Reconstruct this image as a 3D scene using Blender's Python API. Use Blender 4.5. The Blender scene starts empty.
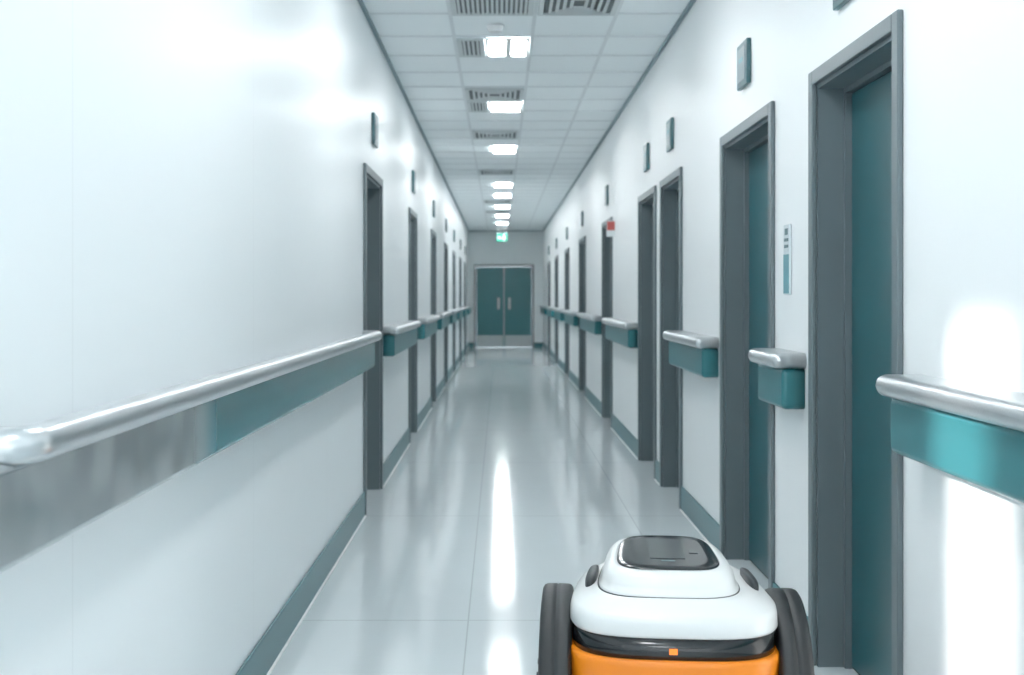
import bpy, bmesh, math
from mathutils import Vector, Matrix
S=bpy.context.scene
XL,XR,H=-0.81,1.113,3.0
YB,YE=-3.0,29.5
T=0.2
CAMZ=1.296
# ---------------------------------------------------------------- materials
def mat(name,col,rough=.5,metal=0,emit=None,es=0,coat=0,noise=0,nscale=6,bump=0,bscale=80,spec=.5):
    m=bpy.data.materials.new(name); m.use_nodes=True
    nt=m.node_tree; b=nt.nodes['Principled BSDF']
    b.inputs['Base Color'].default_value=(*col,1); b.inputs['Roughness'].default_value=rough
    b.inputs['Metallic'].default_value=metal; b.inputs['Specular IOR Level'].default_value=spec
    if coat: b.inputs['Coat Weight'].default_value=coat; b.inputs['Coat Roughness'].default_value=.06
    if emit: b.inputs['Emission Color'].default_value=(*emit,1); b.inputs['Emission Strength'].default_value=es
    tc=nt.nodes.new('ShaderNodeTexCoord')
    if noise:
        n=nt.nodes.new('ShaderNodeTexNoise'); n.inputs['Scale'].default_value=nscale; n.inputs['Detail'].default_value=4
        nt.links.new(tc.outputs['Object'],n.inputs['Vector'])
        mx=nt.nodes.new('ShaderNodeMix'); mx.data_type='RGBA'
        mx.inputs[6].default_value=(*[c*(1-noise) for c in col],1); mx.inputs[7].default_value=(*[min(1,c*(1+noise)) for c in col],1)
        nt.links.new(n.outputs['Fac'],mx.inputs[0]); nt.links.new(mx.outputs[2],b.inputs['Base Color'])
    if bump:
        n2=nt.nodes.new('ShaderNodeTexNoise'); n2.inputs['Scale'].default_value=bscale
        nt.links.new(tc.outputs['Object'],n2.inputs['Vector'])
        bp=nt.nodes.new('ShaderNodeBump'); bp.inputs['Strength'].default_value=bump; bp.inputs['Distance'].default_value=.002
        nt.links.new(n2.outputs['Fac'],bp.inputs['Height']); nt.links.new(bp.outputs['Normal'],b.inputs['Normal'])
    return m
def add_seams(m,axes,dark=.8):
    """axes: list of (axis index, offset, pitch, width) - thin joints between panels"""
    nt=m.node_tree; b=nt.nodes['Principled BSDF']
    g=nt.nodes.new('ShaderNodeNewGeometry'); sp=nt.nodes.new('ShaderNodeSeparateXYZ')
    nt.links.new(g.outputs['Position'],sp.inputs[0])
    acc=None
    def M(op,a,bv):
        n=nt.nodes.new('ShaderNodeMath'); n.operation=op
        if hasattr(a,'links') : nt.links.new(a,n.inputs[0])
        else: n.inputs[0].default_value=a
        if bv is not None:
            if hasattr(bv,'links'): nt.links.new(bv,n.inputs[1])
            else: n.inputs[1].default_value=bv
        return n.outputs[0]
    for ax,off,p,w in axes:
        v=M('SUBTRACT',sp.outputs[ax],off); v=M('DIVIDE',v,p); v=M('ADD',v,100.5); v=M('FRACT',v,None)
        v=M('SUBTRACT',v,.5); v=M('ABSOLUTE',v,None); v=M('LESS_THAN',v,w/p/2)
        acc=v if acc is None else M('MAXIMUM',acc,v)
    mx=nt.nodes.new('ShaderNodeMix'); mx.data_type='RGBA'; mx.blend_type='MULTIPLY'
    src=b.inputs['Base Color']
    if src.links: nt.links.new(src.links[0].from_socket,mx.inputs[6])
    else: mx.inputs[6].default_value=src.default_value
    mx.inputs[7].default_value=(dark,dark,dark,1)
    nt.links.new(acc,mx.inputs[0]); nt.links.new(mx.outputs[2],src)

M_wallL=mat('wall_paint_left',(.862,.898,.912),.35,noise=.008,nscale=2,bump=.02,bscale=3)
add_seams(M_wallL,[(1,2.18,1.6,.004)],.90)
M_wallR=mat('wall_paint_right',(.875,.892,.896),.40,noise=.008,nscale=2,bump=.02,bscale=3)
M_wallB=mat('wall_paint_back',(.84,.88,.89),.5,noise=.02)
M_floor=mat('polished_vinyl',(.63,.685,.705),.105,noise=.03,nscale=3,spec=.75)
add_seams(M_floor,[(1,4.61,2.2,.010),(0,-.127,.9,.006)],.74)
M_ceil=mat('ceiling_tile',(.89,.935,.95),.85,noise=.03,nscale=60,bump=.15,bscale=150)
M_grid=mat('ceiling_grid_paint',(.72,.76,.78),.5,noise=.02)
M_ctrim=mat('ceiling_angle_paint',(.20,.28,.31),.5,noise=.02)
M_frame=mat('frame_grey_steel',(.118,.152,.167),.38,metal=.1,noise=.06,nscale=4)
M_leaf=mat('door_teal_laminate',(.010,.080,.098),.3,noise=.1,nscale=2)
M_seal=mat('door_gap_seal',(.012,.018,.02),.6,noise=.1)
M_steel=mat('brushed_steel',(.62,.64,.66),.28,metal=.9,noise=.05,nscale=20)
M_rail=mat('rail_satin_aluminium',(.60,.625,.64),.30,metal=.92,noise=.03,nscale=14)
M_teal=mat('bumper_teal_vinyl',(.026,.160,.182),.3,noise=.06,nscale=5)
M_base=mat('skirting_teal_vinyl',(.028,.135,.158),.35,noise=.08,nscale=5)
M_white=mat('white_shell_plastic',(.84,.84,.83),.28,noise=.008,coat=.4)
M_orange=mat('orange_plastic',(.95,.235,.006),.38,noise=.03,nscale=8)
M_black=mat('gloss_black_plastic',(.008,.010,.012),.14,noise=.1)
M_grip=mat('matte_black_grip',(.018,.022,.026),.45,noise=.1)
M_rub=mat('tyre_rubber',(.012,.014,.016),.5,noise=.15,nscale=30,bump=.2)
M_screen=mat('screen_glass',(.035,.048,.052),.15,noise=.2,nscale=12)
M_icon=mat('icon_orange_led',(1,.22,.02),.4,emit=(1,.2,.01),es=.5,noise=.01)
M_light=mat('light_diffuser',(.9,.9,.9),.6,emit=(.945,.985,1),es=36,noise=.01)
M_lwhite=mat('luminaire_white',(.8,.8,.8),.5,noise=.01)
M_vent=mat('vent_grille_metal',(.60,.64,.65),.4,metal=.2,noise=.03)
M_dark=mat('vent_duct_dark',(.13,.15,.16),.8,noise=.1)
M_signf=mat('sign_frame_teal',(.03,.11,.125),.35,noise=.05)
M_signp=mat('sign_face_grey',(.12,.19,.21),.3,noise=.1,nscale=20)
M_exit=mat('exit_sign_green',(.0,.30,.2),.4,emit=(.0,.6,.38),es=.35,noise=.02)
M_exitw=mat('exit_sign_pictogram',(.9,.9,.9),.4,emit=(.8,1,.9),es=.4,noise=.01)
M_red=mat('sign_red',(.45,.08,.07),.4,noise=.05)
M_lbl=mat('sign_label_pale',(.62,.68,.70),.4,noise=.03)
M_lblt=mat('sign_label_teal',(.10,.30,.35),.4,noise=.05)
M_kick=mat('kick_plate_steel',(.42,.47,.48),.4,metal=.4,noise=.05)
# left bumper is teal vinyl; near-end silver reflection is painted in as metal
M_bumpL=mat('bumper_teal_painted_reflection',(.03,.165,.185),.18)
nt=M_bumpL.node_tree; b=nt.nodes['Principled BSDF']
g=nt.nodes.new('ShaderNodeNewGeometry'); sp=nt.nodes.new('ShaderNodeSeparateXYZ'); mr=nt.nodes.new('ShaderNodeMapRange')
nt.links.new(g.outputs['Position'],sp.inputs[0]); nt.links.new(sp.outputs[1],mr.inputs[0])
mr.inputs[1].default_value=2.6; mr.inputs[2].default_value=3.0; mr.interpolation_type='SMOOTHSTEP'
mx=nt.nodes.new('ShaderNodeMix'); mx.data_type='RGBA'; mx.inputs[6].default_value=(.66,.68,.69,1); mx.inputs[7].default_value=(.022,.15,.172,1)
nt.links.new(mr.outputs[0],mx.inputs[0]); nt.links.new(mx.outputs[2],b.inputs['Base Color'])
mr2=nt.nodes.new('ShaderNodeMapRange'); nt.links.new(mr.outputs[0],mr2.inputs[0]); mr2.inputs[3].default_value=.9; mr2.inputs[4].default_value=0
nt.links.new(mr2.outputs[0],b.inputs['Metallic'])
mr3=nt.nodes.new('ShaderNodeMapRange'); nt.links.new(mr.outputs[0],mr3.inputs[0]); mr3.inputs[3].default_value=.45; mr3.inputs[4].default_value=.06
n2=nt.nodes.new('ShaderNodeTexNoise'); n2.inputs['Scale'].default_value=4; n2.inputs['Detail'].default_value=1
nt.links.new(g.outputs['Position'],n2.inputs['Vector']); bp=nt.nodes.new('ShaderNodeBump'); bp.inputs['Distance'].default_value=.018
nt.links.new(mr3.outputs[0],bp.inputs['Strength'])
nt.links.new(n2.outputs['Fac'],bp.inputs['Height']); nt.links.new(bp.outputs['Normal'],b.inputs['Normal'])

# ---------------------------------------------------------------- helpers
def finish(name,bm,m,parent=None,smooth=False,origin=None):
    me=bpy.data.meshes.new(name)
    bmesh.ops.recalc_face_normals(bm,faces=bm.faces)
    o=Vector(parent.location) if parent else (Vector(origin) if origin else Vector((0,0,0)))
    if not(parent and parent.get('local')): 
        for v in bm.verts: v.co-=o
    bm.to_mesh(me); bm.free()
    for mm in (m if isinstance(m,(list,tuple)) else [m]): me.materials.append(mm)
    if smooth:
        for p in me.polygons: p.use_smooth=True
    ob=bpy.data.objects.new(name,me); S.collection.objects.link(ob)
    if parent: ob.parent=parent
    elif origin: ob.location=o
    return ob
def addbox(bm,x0,x1,y0,y1,z0,z1,mi=0):
    x0,x1=min(x0,x1),max(x0,x1)
    vs=[bm.verts.new((x,y,z)) for x in(x0,x1) for y in(y0,y1) for z in(z0,z1)]
    for q in ((0,1,3,2),(4,6,7,5),(0,4,5,1),(2,3,7,6),(0,2,6,4),(1,5,7,3)):
        f=bm.faces.new([vs[i] for i in q]); f.material_index=mi
    return vs
def box(name,x0,x1,y0,y1,z0,z1,m,parent=None,bev=0,seg=3,skipx=None,origin=None):
    bm=bmesh.new(); addbox(bm,x0,x1,y0,y1,z0,z1)
    if bev:
        es=[e for e in bm.edges if not(skipx is not None and all(abs(v.co.x-skipx)<1e-5 for v in e.verts))]
        bmesh.ops.bevel(bm,geom=es,offset=bev,segments=seg,affect='EDGES',profile=.5)
    ob=finish(name,bm,m,parent,smooth=bool(bev),origin=origin)
    if bev:
        md=ob.modifiers.new('wn','WEIGHTED_NORMAL')
    return ob
def multi(name,boxes,m,parent=None,origin=None):
    bm=bmesh.new()
    for q in boxes: addbox(bm,*q)
    return finish(name,bm,m,parent,origin=origin)
def empty(name,loc,local=False):
    e=bpy.data.objects.new(name,None); e.location=loc; S.collection.objects.link(e); e.empty_display_size=.1
    if local: e['local']=1
    return e

# ---------------------------------------------------------------- openings
DOORH=2.09
R=[(3.17,4.09),(4.65,5.74),(7.0,7.9),(8.16,9.15),(11.35,12.4),(14.9,16.0),(18.4,19.5),(21.9,23.0),(25.4,26.5)]
L=[(6.80,7.8),(10.15,11.05),(13.4,14.3),(16.6,17.5),(19.6,20.5),(22.8,23.7),(25.8,26.7)]
WIN=(.10,.640,.9,2.33)
def wallparts(xa,xb,doors,win=None):
    ops=[(a+.045,b-.045,0,DOORH-.045) for a,b in doors]
    if win: ops.append(win)
    ops.sort(); y=YB; out=[]
    for a,b2,z0,z1 in ops:
        out.append((xa,xb,y,a,0,H)); out.append((xa,xb,a,b2,z1,H))
        if z0>0: out.append((xa,xb,a,b2,0,z0))
        y=b2
    out.append((xa,xb,y,YE,0,H)); return out
multi('wall_left',wallparts(XL-T,XL,L,WIN),M_wallL)
multi('wall_right',wallparts(XR,XR+T,R),M_wallR)
DX0,DX1=(474-500)*YE/1150,(534-500)*YE/1150
DT=2.13
multi('wall_back',[(XL-T,DX0+.04,YE,YE+T,0,H),(DX1-.04,XR+T,YE,YE+T,0,H),(DX0+.04,DX1-.04,YE,YE+T,DT-.04,H)],M_wallB)
multi('wall_front',[(XL-T,XL+.2,YB-T,YB,0,H),(XR-.2,XR+T,YB-T,YB,0,H),(XL+.2,XR-.2,YB-T,YB,2.6,H),(XL+.2,XR-.2,YB-T,YB,0,.4)],M_wallB)
box('floor',XL-T,XR+T,YB-T,YE+T,-.1,0,M_floor)
box('ceiling',XL-T,XR+T,YB-T,YE+T,H,H+.1,M_ceil)
# side window; rear opening behind the viewpoint, added to let in soft fill light
w=empty('window_1',(XL,.36,.9))
y0,y1,z0,z1=WIN
multi('frame',[(XL,XL+.012,y1,y1+.04,z0-.04,z1+.04),(XL,XL+.012,y0-.04,y0,z0-.04,z1+.04),(XL,XL+.012,y0,y1,z1,z1+.04)],M_frame,w)
w=empty('rear_fill_opening',(.15,YB,.4))
multi('frame',[(XL+.2,XL+.25,YB-.1,YB-.05,.4,2.6),(XR-.25,XR-.2,YB-.1,YB-.05,.4,2.6),(XL+.25,XR-.25,YB-.1,YB-.05,2.55,2.6),(XL+.25,XR-.25,YB-.1,YB-.05,.4,.45),(.13,.17,YB-.1,YB-.05,.45,2.55)],M_frame,w)

# ---------------------------------------------------------------- baseboards
def gaps(doors,a,b):
    y=a; out=[]
    for d0,d1 in doors:
        if d0>y: out.append((y,d0))
        y=d1
    out.append((y,b)); return out
def baseb(name,xw,s,doors):
    bm=bmesh.new()
    for a,b in gaps(doors,YB,YE): 
        addbox(bm,xw+s*.001,xw+s*.012,a+.002,b-.002,.0,.145)
    ob=finish(name,bm,M_base); md=ob.modifiers.new('b','BEVEL'); md.width=.004; md.segments=2
baseb('baseboard_left',XL,1,L); baseb('baseboard_right',XR,-1,R)
multi('baseboard_back',[(XL+.013,DX0-.002,YE-.012,YE-.001,0,.13),(DX1+.002,XR-.013,YE-.012,YE-.001,0,.13)],M_base)
multi('trim_floor_left',[(XL+.012,XL+.020,a+.003,b-.003,0,.006) for a,b in gaps(L,YB,YE)],M_lwhite)
multi('trim_floor_right',[(XR-.020,XR-.012,a+.003,b-.003,0,.006) for a,b in gaps(R,YB,YE)],M_lwhite)

# ---------------------------------------------------------------- doors
def door(i,xw,s,a,b):
    """xw wall face, s=+1 for recess towards +x (right wall)"""
    e=empty('door_%d'%i,(xw,(a+b)/2,0))
    o=s
    P=.018
    cw=.05; h=DOORH
    bx=[]
    bx.append((xw-o*P,xw-o*.0005,a,a+cw,0,h)); bx.append((xw-o*P,xw-o*.0005,b-cw,b,0,h)); bx.append((xw-o*P,xw-o*.0005,a+cw,b-cw,h-cw,h))
    fr=multi('casing',bx,M_frame,e); md=fr.modifiers.new('b','BEVEL'); md.width=.004; md.segments=2
    ia,ib,ih=a+.046,b-.046,h-.046
    multi('jamb',[(xw-o*.0,xw+o*.199,ia,ia+.018,0,ih),(xw,xw+o*.199,ib-.018,ib,0,ih),(xw,xw+o*.199,ia+.018,ib-.018,ih-.018,ih)],M_frame,e)
    multi('stop',[(xw+o*.09,xw+o*.118,ia+.018,ia+.036,0,ih-.018),(xw+o*.09,xw+o*.118,ib-.036,ib-.018,0,ih-.018),(xw+o*.09,xw+o*.118,ia+.036,ib-.036,ih-.036,ih-.018)],M_frame,e)
    multi('seal',[(xw+o*.118,xw+o*.122,ia+.018,ib-.018,.0,ih-.018)],M_seal,e)
    box('leaf',xw+o*.1215,xw+o*.165,ia+.022,ib-.022,.006,ih-.022,M_leaf,e,bev=.002,seg=1)
    box('leaf_face',xw+o*.112,xw+o*.1215,ia+.040,ib-.040,.01,ih-.040,M_leaf,e,bev=.002,seg=1)
    hy=ia+.10
    bm=bmesh.new()
    bmesh.ops.create_cone(bm,segments=20,radius1=.026,radius2=.026,depth=.008,cap_ends=True,matrix=Matrix.Translation((xw+o*.108,hy,1.0))@Matrix.Rotation(math.pi/2,4,'Y'))
    bmesh.ops.create_cone(bm,segments=16,radius1=.009,radius2=.009,depth=.05,cap_ends=True,matrix=Matrix.Translation((xw+o*.083,hy,1.0))@Matrix.Rotation(math.pi/2,4,'Y'))
    bmesh.ops.create_cone(bm,segments=16,radius1=.009,radius2=.008,depth=.12,cap_ends=True,matrix=Matrix.Translation((xw+o*.062,hy+.05,1.0))@Matrix.Rotation(math.pi/2,4,'X'))
    finish('lever_handle',bm,M_steel,e,smooth=True)
k=1
for a,b in R: door(k,XR,1,a,b); k+=1
for a,b in L: door(k,XL,-1,a,b); k+=1
# double door at the corridor end
e=empty('door_%d'%k,((DX0+DX1)/2,YE,0))
fy=YE-.02
multi('casing',[(DX0,DX0+.06,fy,YE-.0005,0,DT),(DX1-.06,DX1,fy,YE-.0005,0,DT),(DX0+.06,DX1-.06,fy,YE-.0005,DT-.06,DT)],M_frame,e)
mid=(DX0+DX1)/2
for j,(a,b) in enumerate(((DX0+.062,mid-.012),(mid+.012,DX1-.062))):
    box('leaf_%d'%(j+1),a,b,YE+.01,YE+.055,.005,DT-.065,M_teal,e,bev=.003,seg=1)
    box('kick_plate_%d'%(j+1),a+.02,b-.02,YE+.004,YE+.01,.02,.31,M_kick,e)
    hx=mid-.14 if j==0 else mid+.14
    box('push_plate_%d'%(j+1),hx-.03,hx+.03,YE+.002,YE+.01,.98,1.28,M_kick,e,bev=.002,seg=1)
    box('pull_bar_%d'%(j+1),hx-.012,hx+.012,YE-.04,YE-.02,1.0,1.26,M_steel,e,bev=.006)
    multi('pull_standoffs_%d'%(j+1),[(hx-.008,hx+.008,YE-.02,YE+.003,1.03,1.05),(hx-.008,hx+.008,YE-.02,YE+.003,1.21,1.23)],M_steel,e)
box('meeting_stile',mid-.0118,mid+.0118,YE+.005,YE+.055,.005,DT-.065,M_kick,e)

# ---------------------------------------------------------------- handrails
def rail(xw,s,a,b,bm_mat=M_teal):
    """s=+1: protrudes towards +x (left wall)"""
    e=empty('handrail',(xw,(a+b)/2,.88))
    x0=xw+s*.0015
    box('bumper_band',x0,xw+s*.085,a+.02,b-.02,.885,1.034,bm_mat,e,bev=.018,seg=5,skipx=x0)
    bm=bmesh.new()
    addbox(bm,x0,xw+s*.122,a,b,1.034,1.092)
    es=[ed for ed in bm.edges if not all(abs(v.co.x-x0)<1e-5 for v in ed.verts)]
    bmesh.ops.bevel(bm,geom=es,offset=.0285,segments=7,affect='EDGES',profile=.5)
    finish('grip_rail',bm,M_rail,e,smooth=True).modifiers.new('w','WEIGHTED_NORMAL')
def tube_rail(xw,s,a,b,ta,bm_mat):
    """long round tube over a bumper band; tube starts at ta with a rounded return to the wall"""
    e=empty('handrail',(xw,(a+b)/2,.88))
    x0=xw+s*.0015
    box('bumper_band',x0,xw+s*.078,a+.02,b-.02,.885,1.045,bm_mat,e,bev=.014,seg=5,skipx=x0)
    r=.030; zc=1.070; xc=xw+s*.092; q=.05
    path=[(xw+s*.004,ta,zc)]
    for i in range(9):
        t=math.pi/2*i/8; path.append((xc-s*q+s*q*math.sin(t),ta+q-q*math.cos(t),zc))
    path.append((xc,(ta+b)/2,zc))
    for i in range(9):
        t=math.pi/2*i/8; path.append((xc-s*q+s*q*math.cos(t),b-q+q*math.sin(t),zc))
    path.append((xw+s*.004,b,zc))
    bm=bmesh.new(); rings=[]
    P=[Vector(p) for p in path]
    for i,p in enumerate(P):
        d=(P[min(i+1,len(P)-1)]-P[max(i-1,0)]).normalized()
        if i in(0,len(P)-1): d=Vector((s*(1 if i==0 else -1),0,0))
        sd=d.cross(Vector((0,0,1))).normalized()
        rings.append([bm.verts.new(p+sd*r*math.cos(2*math.pi*j/28)+Vector((0,0,1))*r*math.sin(2*math.pi*j/28)) for j in range(28)])
    for r0,r1 in zip(rings,rings[1:]):
        for j in range(28): bm.faces.new((r0[j],r0[(j+1)%28],r1[(j+1)%28],r1[j]))
    bm.faces.new(rings[0]); bm.faces.new(rings[-1])
    finish('grip_rail',bm,M_rail,e,smooth=True)
    box('rail_web',x0,xw+s*.085,ta+.05,b-.05,1.045,1.056,M_rail,e)
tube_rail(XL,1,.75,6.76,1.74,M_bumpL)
rail(XL,1,7.90,10.08)
for (a0,a),(b,b0) in zip(L[1:],L[2:]+[(YE-.1,0)]): rail(XL,1,a+.06,b-.06)
rail(XR,-1,-1.0,3.06)
rail(XR,-1,4.17,4.62); rail(XR,-1,5.83,7.04); rail(XR,-1,9.22,11.27)
for (a0,a),(b,b0) in zip(R[4:],R[5:]+[(YE-.1,0)]): rail(XR,-1,a+.06,b-.06)

# ---------------------------------------------------------------- signs
def plaque(xw,s,y,z,w=.21,h=.2):
    e=empty('door_sign',(xw,y,z))
    x0=xw+s*.001
    box('backing',x0,xw+s*.022,y-w/2,y+w/2,z-h/2,z+h/2,M_signf,e,bev=.004,seg=2)
    box('face',xw+s*.022,xw+s*.025,y-w/2+.03,y+w/2-.03,z-h/2+.025,z+h/2-.025,M_signp,e)
    box('number_bar',xw+s*.025,xw+s*.0262,y-.04,y+.04,z+.01,z+.03,M_lblt,e)
for a,b in R:
    if a<4: plaque(XR,-1,3.67,2.335)
    else: plaque(XR,-1,(a+b)/2+.0,2.345)
for a,b in L: plaque(XL,1,(a+b)/2+.05,2.36)
e=empty('room_number_sign',(XR,4.43,1.3))
box('plate',XR-.010,XR-.001,4.385,4.475,1.305,1.575,M_lbl,e,bev=.003,seg=2)
box('teal_panel',XR-.012,XR-.010,4.39,4.47,1.31,1.46,M_lblt,e)
multi('lettering',[(XR-.0115,XR-.010,4.40,4.46,z,z+.012) for z in (1.485,1.51)]+[(XR-.0115,XR-.010,4.41,4.45,1.535,1.56)],M_signf,e)
e=empty('warning_sign',(XR-.05,11.1,1.95))
box('plate',XR-.085,XR-.001,11.1,11.112,1.88,2.03,M_lbl,e,bev=.002,seg=1)
box('red_panel',XR-.08,XR-.005,11.097,11.1,1.94,2.025,M_red,e)
e=empty('exit_sign',(.05,27,2.68))
box('housing',-.08,.18,27,27.05,2.60,2.79,M_exit,e,bev=.004,seg=1)
multi('pictogram',[(-.05,.03,26.996,27,2.66,2.72),(.06,.13,26.996,27,2.64,2.75)],M_exitw,e)
multi('hanger',[(-.04,-.03,27.02,27.03,2.79,H-.001),(.13,.14,27.02,27.03,2.79,H-.001)],M_steel,e)

# ---------------------------------------------------------------- ceiling kit
gx=[-.30,.21,.70]
rows=[7.5+.6*i for i in range(-17,37)]
rows=[r for r in rows if YB<r<YE]
multi('ceiling_grid',[(x-.011,x+.011,YB,YE,H-.008,H-.0005) for x in gx]+[(XL+.02,XR-.02,r-.010,r+.010,H-.007,H-.0006) for r in rows],M_grid)
multi('trim_ceiling_left',[(XL+.001,XL+.022,YB,YE,H-.022,H-.001)],M_ctrim)
multi('trim_ceiling_right',[(XR-.022,XR-.001,YB,YE,H-.022,H-.001)],M_ctrim)
multi('trim_ceiling_back',[(XL+.03,XR-.03,YE-.022,YE-.001,H-.022,H-.001)],M_ctrim)
def frame4(x0,x1,y0,y1,z0,z1,w):
    return [(x0,x1,y0,y0+w,z0,z1),(x0,x1,y1-w,y1,z0,z1),(x0,x0+w,y0+w,y1-w,z0,z1),(x1-w,x1,y0+w,y1-w,z0,z1)]
def lamp(y,x0=-.08,x1=.195,split=False):
    e=empty('ceiling_light',((x0+x1)/2,y+.3,H-.02))
    multi('trim_ring',frame4(x0-.015,x1+.0,y+.03,y+.57,H-.022,H-.009,.018),M_lwhite,e)
    if split:
        m=(x0+x1)/2
        multi('diffuser',[(x0+.003,m-.018,y+.09,y+.51,H-.02,H-.012),(m+.018,x1-.018,y+.09,y+.51,H-.02,H-.012)],M_light,e)
        multi('divider',[(m-.018,m+.018,y+.048,y+.552,H-.024,H-.009)],M_vent,e)
    else:
        multi('diffuser',[(x0+.003,x1-.018,y+.048,y+.552,H-.02,H-.012)],M_light,e)
def vent(x0,x1,y0,y1,style=0):
    e=empty('air_vent',((x0+x1)/2,(y0+y1)/2,H-.02))
    multi('frame',frame4(x0,x1,y0,y1,H-.022,H-.009,.03),M_vent,e)
    multi('duct',[(x0+.03,x1-.03,y0+.03,y1-.03,H-.012,H-.009)],M_dark,e)
    if style==0:
        n=int((x1-x0-.06)/.028); bx=[]
        for i in range(n):
            x=x0+.03+(i+.5)*(x1-x0-.06)/n
            bx.append((x-.007,x+.007,y0+.03,y1-.03,H-.021,H-.013))
        multi('louvres',bx,M_vent,e)
    else:
        bx=[]
        for q in (.06,.10,.14,.18):
            bx+=frame4(x0+q,x1-q,y0+q,y1-q,H-.024,H-.013,.018)
        multi('diffuser_rings',bx,M_vent,e)
for y in (-2.1,.3,2.7,5.1): lamp(y,-.08,.195)
for i,y in enumerate((7.5,9.9,12.9,17.1,18.9,21.3,23.7,26.1)): lamp(y,split=(i==0))
vent(-.285,.195,6.32,6.88,0); vent(.225,.685,6.32,6.88,1)
vent(-.285,-.105,7.53,8.07,0); vent(-.285,-.105,9.93,10.47,0)
vent(-.285,.195,9.33,9.87,1); vent(-.285,.195,11.73,12.27,1)
for y in (15.3,20.7,23.1): vent(-.285,.195,y+.03-.6*(y>20),y+.57-.6*(y>20),1)
e=empty('smoke_detector',(-.03,7.2,H-.03))
bm=bmesh.new(); bmesh.ops.create_cone(bm,segments=32,radius1=.04,radius2=.055,depth=.035,cap_ends=True,matrix=Matrix.Translation((-.03,7.2,H-.026)))
finish('detector_body',bm,M_lwhite,e,smooth=False)

# ---------------------------------------------------------------- robot
rb=empty('delivery_robot',(.455,3.08,0),local=True); rb.rotation_euler=(0,0,math.radians(-5.0))
DS=-.010   # dome sits slightly off the shell centre line
def loft(name,secs,m,n=3.0,seg=96,cap=True,smooth=True,dx=0):
    """secs: (a,b,cy,z,slope)"""
    bm=bmesh.new(); rings=[]
    for s in secs:
        a,b_,cy,z,sl=s[:5]; nn=s[5] if len(s)>5 else n
        ring=[]
        for i in range(seg):
            t=2*math.pi*i/seg; c,sn=math.cos(t),math.sin(t)
            x=a*math.copysign(abs(c)**(2/nn),c); y=b_*math.copysign(abs(sn)**(2/nn),sn)
            taper=1-.10*(y/b_ if b_ else 0)          # narrower towards the far end
            ring.append(bm.verts.new((x*taper*.97+dx,cy+y,z+sl*y)))
        rings.append(ring)
    for r0,r1 in zip(rings,rings[1:]):
        for i in range(seg): bm.faces.new((r0[i],r0[(i+1)%seg],r1[(i+1)%seg],r1[i]))
    if cap: bm.faces.new(rings[0]); bm.faces.new(rings[-1])
    ob=finish(name,bm,m,rb,smooth=smooth)
    return ob
loft('shell',[(.235,.252,0,.461,0),(.256,.274,0,.461,0),(.261,.280,0,.463,0),(.265,.284,0,.470,0),(.264,.283,0,.498,0),(.261,.280,0,.512,.0),(.254,.272,0,.520,.01),(.240,.259,0,.528,.015),(.205,.236,0,.545,.02),(.194,.227,0,.549,.02),(.184,.220,0,.550,.02)],M_white,n=3.4)
loft('dome',[(.180,.216,.0,.548,.02),(.180,.216,.0,.553,.02),(.178,.213,.0,.558,.02),(.173,.208,.0,.562,.025),(.171,.205,.0,.575,.03),(.168,.202,.0,.587,.04),(.162,.196,.0,.598,.05),(.153,.187,.0,.606,.05),(.144,.178,.0,.610,.05),(.133,.168,.0,.612,.05),(.131,.166,.0,.609,.05)],M_white,n=3.6,dx=DS)
loft('dome_seam',[(.1835,.2195,0,.5495,.02),(.182,.218,0,.5512,.02)],M_grip,n=3.6,dx=DS)
loft('display_bezel',[(.132,.167,.0,.607,.05),(.132,.167,.0,.6125,.05),(.128,.163,.0,.6152,.05),(.10,.135,.0,.616,.05)],M_black,n=4.0,dx=DS)
def tiltbox(name,x0,x1,y0,y1,zoff,th,m):
    bm=bmesh.new(); vs=addbox(bm,x0+DS,x1+DS,y0,y1,0,th)
    for v in bm.verts: v.co.z+=.616+zoff+.05*(v.co.y)
    return finish(name,bm,m,rb)
tiltbox('screen',-.045,.045,-.075,.118,0,.0015,M_screen)
tiltbox('screen_button',.060,.082,-.02,.015,0,.0015,M_screen)
tiltbox('status_strip',-.018,.018,-.100,-.094,0,.0010,M_signp)
for sx,nm in ((-1,'left'),(1,'right')):
    bm=bmesh.new(); bmesh.ops.create_uvsphere(bm,u_segments=24,v_segments=16,radius=1)
    for v in bm.verts:
        c=v.co.copy()
        f=lambda q,p: math.copysign(abs(q)**p,q)
        v.co=Vector((sx*.207+f(c.x,.8)*.016,-.01+f(c.y,.6)*.080,.546+f(c.z,.7)*.020-sx*c.x*.008))
        v.co.x-=sx*v.co.y*.07
    finish('grip_'+nm,bm,M_grip,rb,smooth=True)
loft('sensor_band',[(.246,.264,0,.394,0),(.258,.277,0,.399,0),(.259,.278,0,.461,0)],M_black,n=3.4)
loft('body',[(.17,.19,0,.085,0),(.20,.22,0,.09,0),(.235,.255,0,.12,0),(.254,.276,0,.20,0),(.264,.286,0,.32,0),(.269,.291,0,.392,0),(.2685,.290,0,.404,0),(.265,.286,0,.410,0),(.257,.276,0,.409,0)],M_orange,n=3.6)
loft('undertray',[(.15,.17,0,.065,0),(.19,.21,0,.07,0),(.19,.21,0,.09,0)],M_grip)
bm=bmesh.new(); addbox(bm,-.018,.002,-.281,-.272,.424,.438)
finish('status_led',bm,M_icon,rb)
loft('body_seam',[(.2645,.2875,0,.300,0),(.2645,.2875,0,.303,0)],M_grip,n=3.6)
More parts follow.
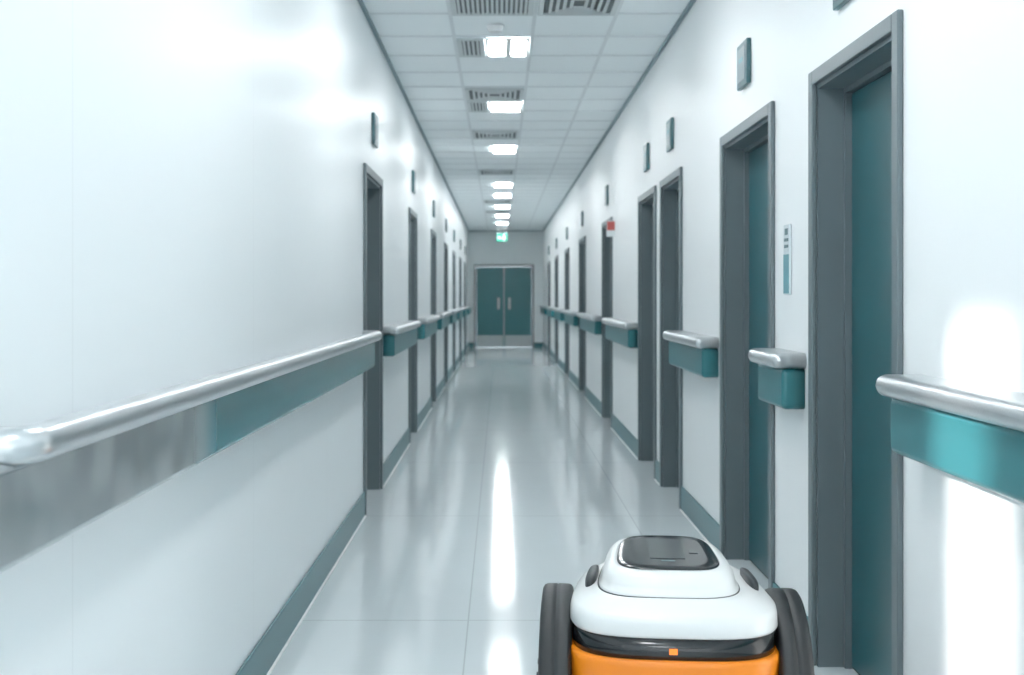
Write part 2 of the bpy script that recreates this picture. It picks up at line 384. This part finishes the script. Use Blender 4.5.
def wheel(sx,nm):
    R0=.258
    prof=[(.0,.0),(.0,.10),(.004,.115),(.004,.17),(.0,.185),(.0,.232),(.002,.248),(.006,.2545),(.014,.2575),(.028,R0),(.040,R0),(.0415,R0-.002),(.0445,R0-.002),(.046,R0),(.058,R0),(.070,.2575),(.078,.2545),(.082,.248),(.084,.232),(.084,.185),(.080,.17),(.080,.12),(.082,.10),(.084,.0)]
    bm=bmesh.new(); seg=96; rings=[]
    for px,pr in prof:
        if pr==0: rings.append([bm.verts.new((sx*(.258+px),0,R0))]); continue
        rings.append([bm.verts.new((sx*(.258+px),pr*math.cos(2*math.pi*i/seg),R0+pr*math.sin(2*math.pi*i/seg))) for i in range(seg)])
    for r0,r1 in zip(rings,rings[1:]):
        for i in range(seg):
            j=(i+1)%seg
            if len(r0)==1: bm.faces.new((r0[0],r1[i],r1[j]))
            elif len(r1)==1: bm.faces.new((r0[i],r0[j],r1[0]))
            else: bm.faces.new((r0[i],r0[j],r1[j],r1[i]))
    finish('wheel_'+nm,bm,M_rub,rb,smooth=True)
    bm=bmesh.new()
    bmesh.ops.create_cone(bm,segments=40,radius1=.09,radius2=.075,depth=.012,cap_ends=True,matrix=Matrix.Translation((sx*.342,0,R0))@Matrix.Rotation(sx*math.pi/2,4,'Y'))
    for i in range(5):
        t=2*math.pi*i/5
        bmesh.ops.create_cone(bm,segments=12,radius1=.008,radius2=.008,depth=.01,cap_ends=True,matrix=Matrix.Translation((sx*.350,.05*math.cos(t),R0+.05*math.sin(t)))@Matrix.Rotation(math.pi/2,4,'Y'))
    finish('hub_'+nm,bm,M_grip,rb)
wheel(-1,'left'); wheel(1,'right')
bm=bmesh.new(); bmesh.ops.create_cone(bm,segments=24,radius1=.03,radius2=.03,depth=.54,cap_ends=True,matrix=Matrix.Translation((0,0,.258))@Matrix.Rotation(math.pi/2,4,'Y'))
finish('axle',bm,M_grip,rb)

# ---------------------------------------------------------------- light
wd=bpy.data.worlds.new('World'); S.world=wd; wd.use_nodes=True
bg=wd.node_tree.nodes['Background']; bg.inputs[0].default_value=(.82,.92,1,1); bg.inputs[1].default_value=2.4
su=bpy.data.lights.new('sun','SUN'); su.energy=9; su.angle=math.radians(2.2); su.color=(1,.98,.94)
so=bpy.data.objects.new('sun',su); S.collection.objects.link(so)
d=Vector((1.923,2.2,-1.0)).normalized(); so.rotation_euler=d.to_track_quat('-Z','Y').to_euler(); so.location=(-5,-4,5)
S.cycles.diffuse_bounces=8; S.cycles.max_bounces=12

# ---------------------------------------------------------------- camera
cd=bpy.data.cameras.new('camera'); co=bpy.data.objects.new('camera',cd); S.collection.objects.link(co)
cd.sensor_width=36; cd.sensor_fit='HORIZONTAL'; cd.lens=36*1150/1024
cd.shift_x=12/1024; cd.shift_y=-40.5/1024
co.location=(0,0,CAMZ); co.rotation_euler=(math.pi/2,0,0)
cd.dof.use_dof=True; cd.dof.focus_distance=3.1; cd.dof.aperture_fstop=4.5
cd.clip_start=.05; cd.clip_end=100
S.camera=co
S.view_settings.view_transform='Standard'
S.view_settings.exposure=.32
S.view_settings.gamma=1.12
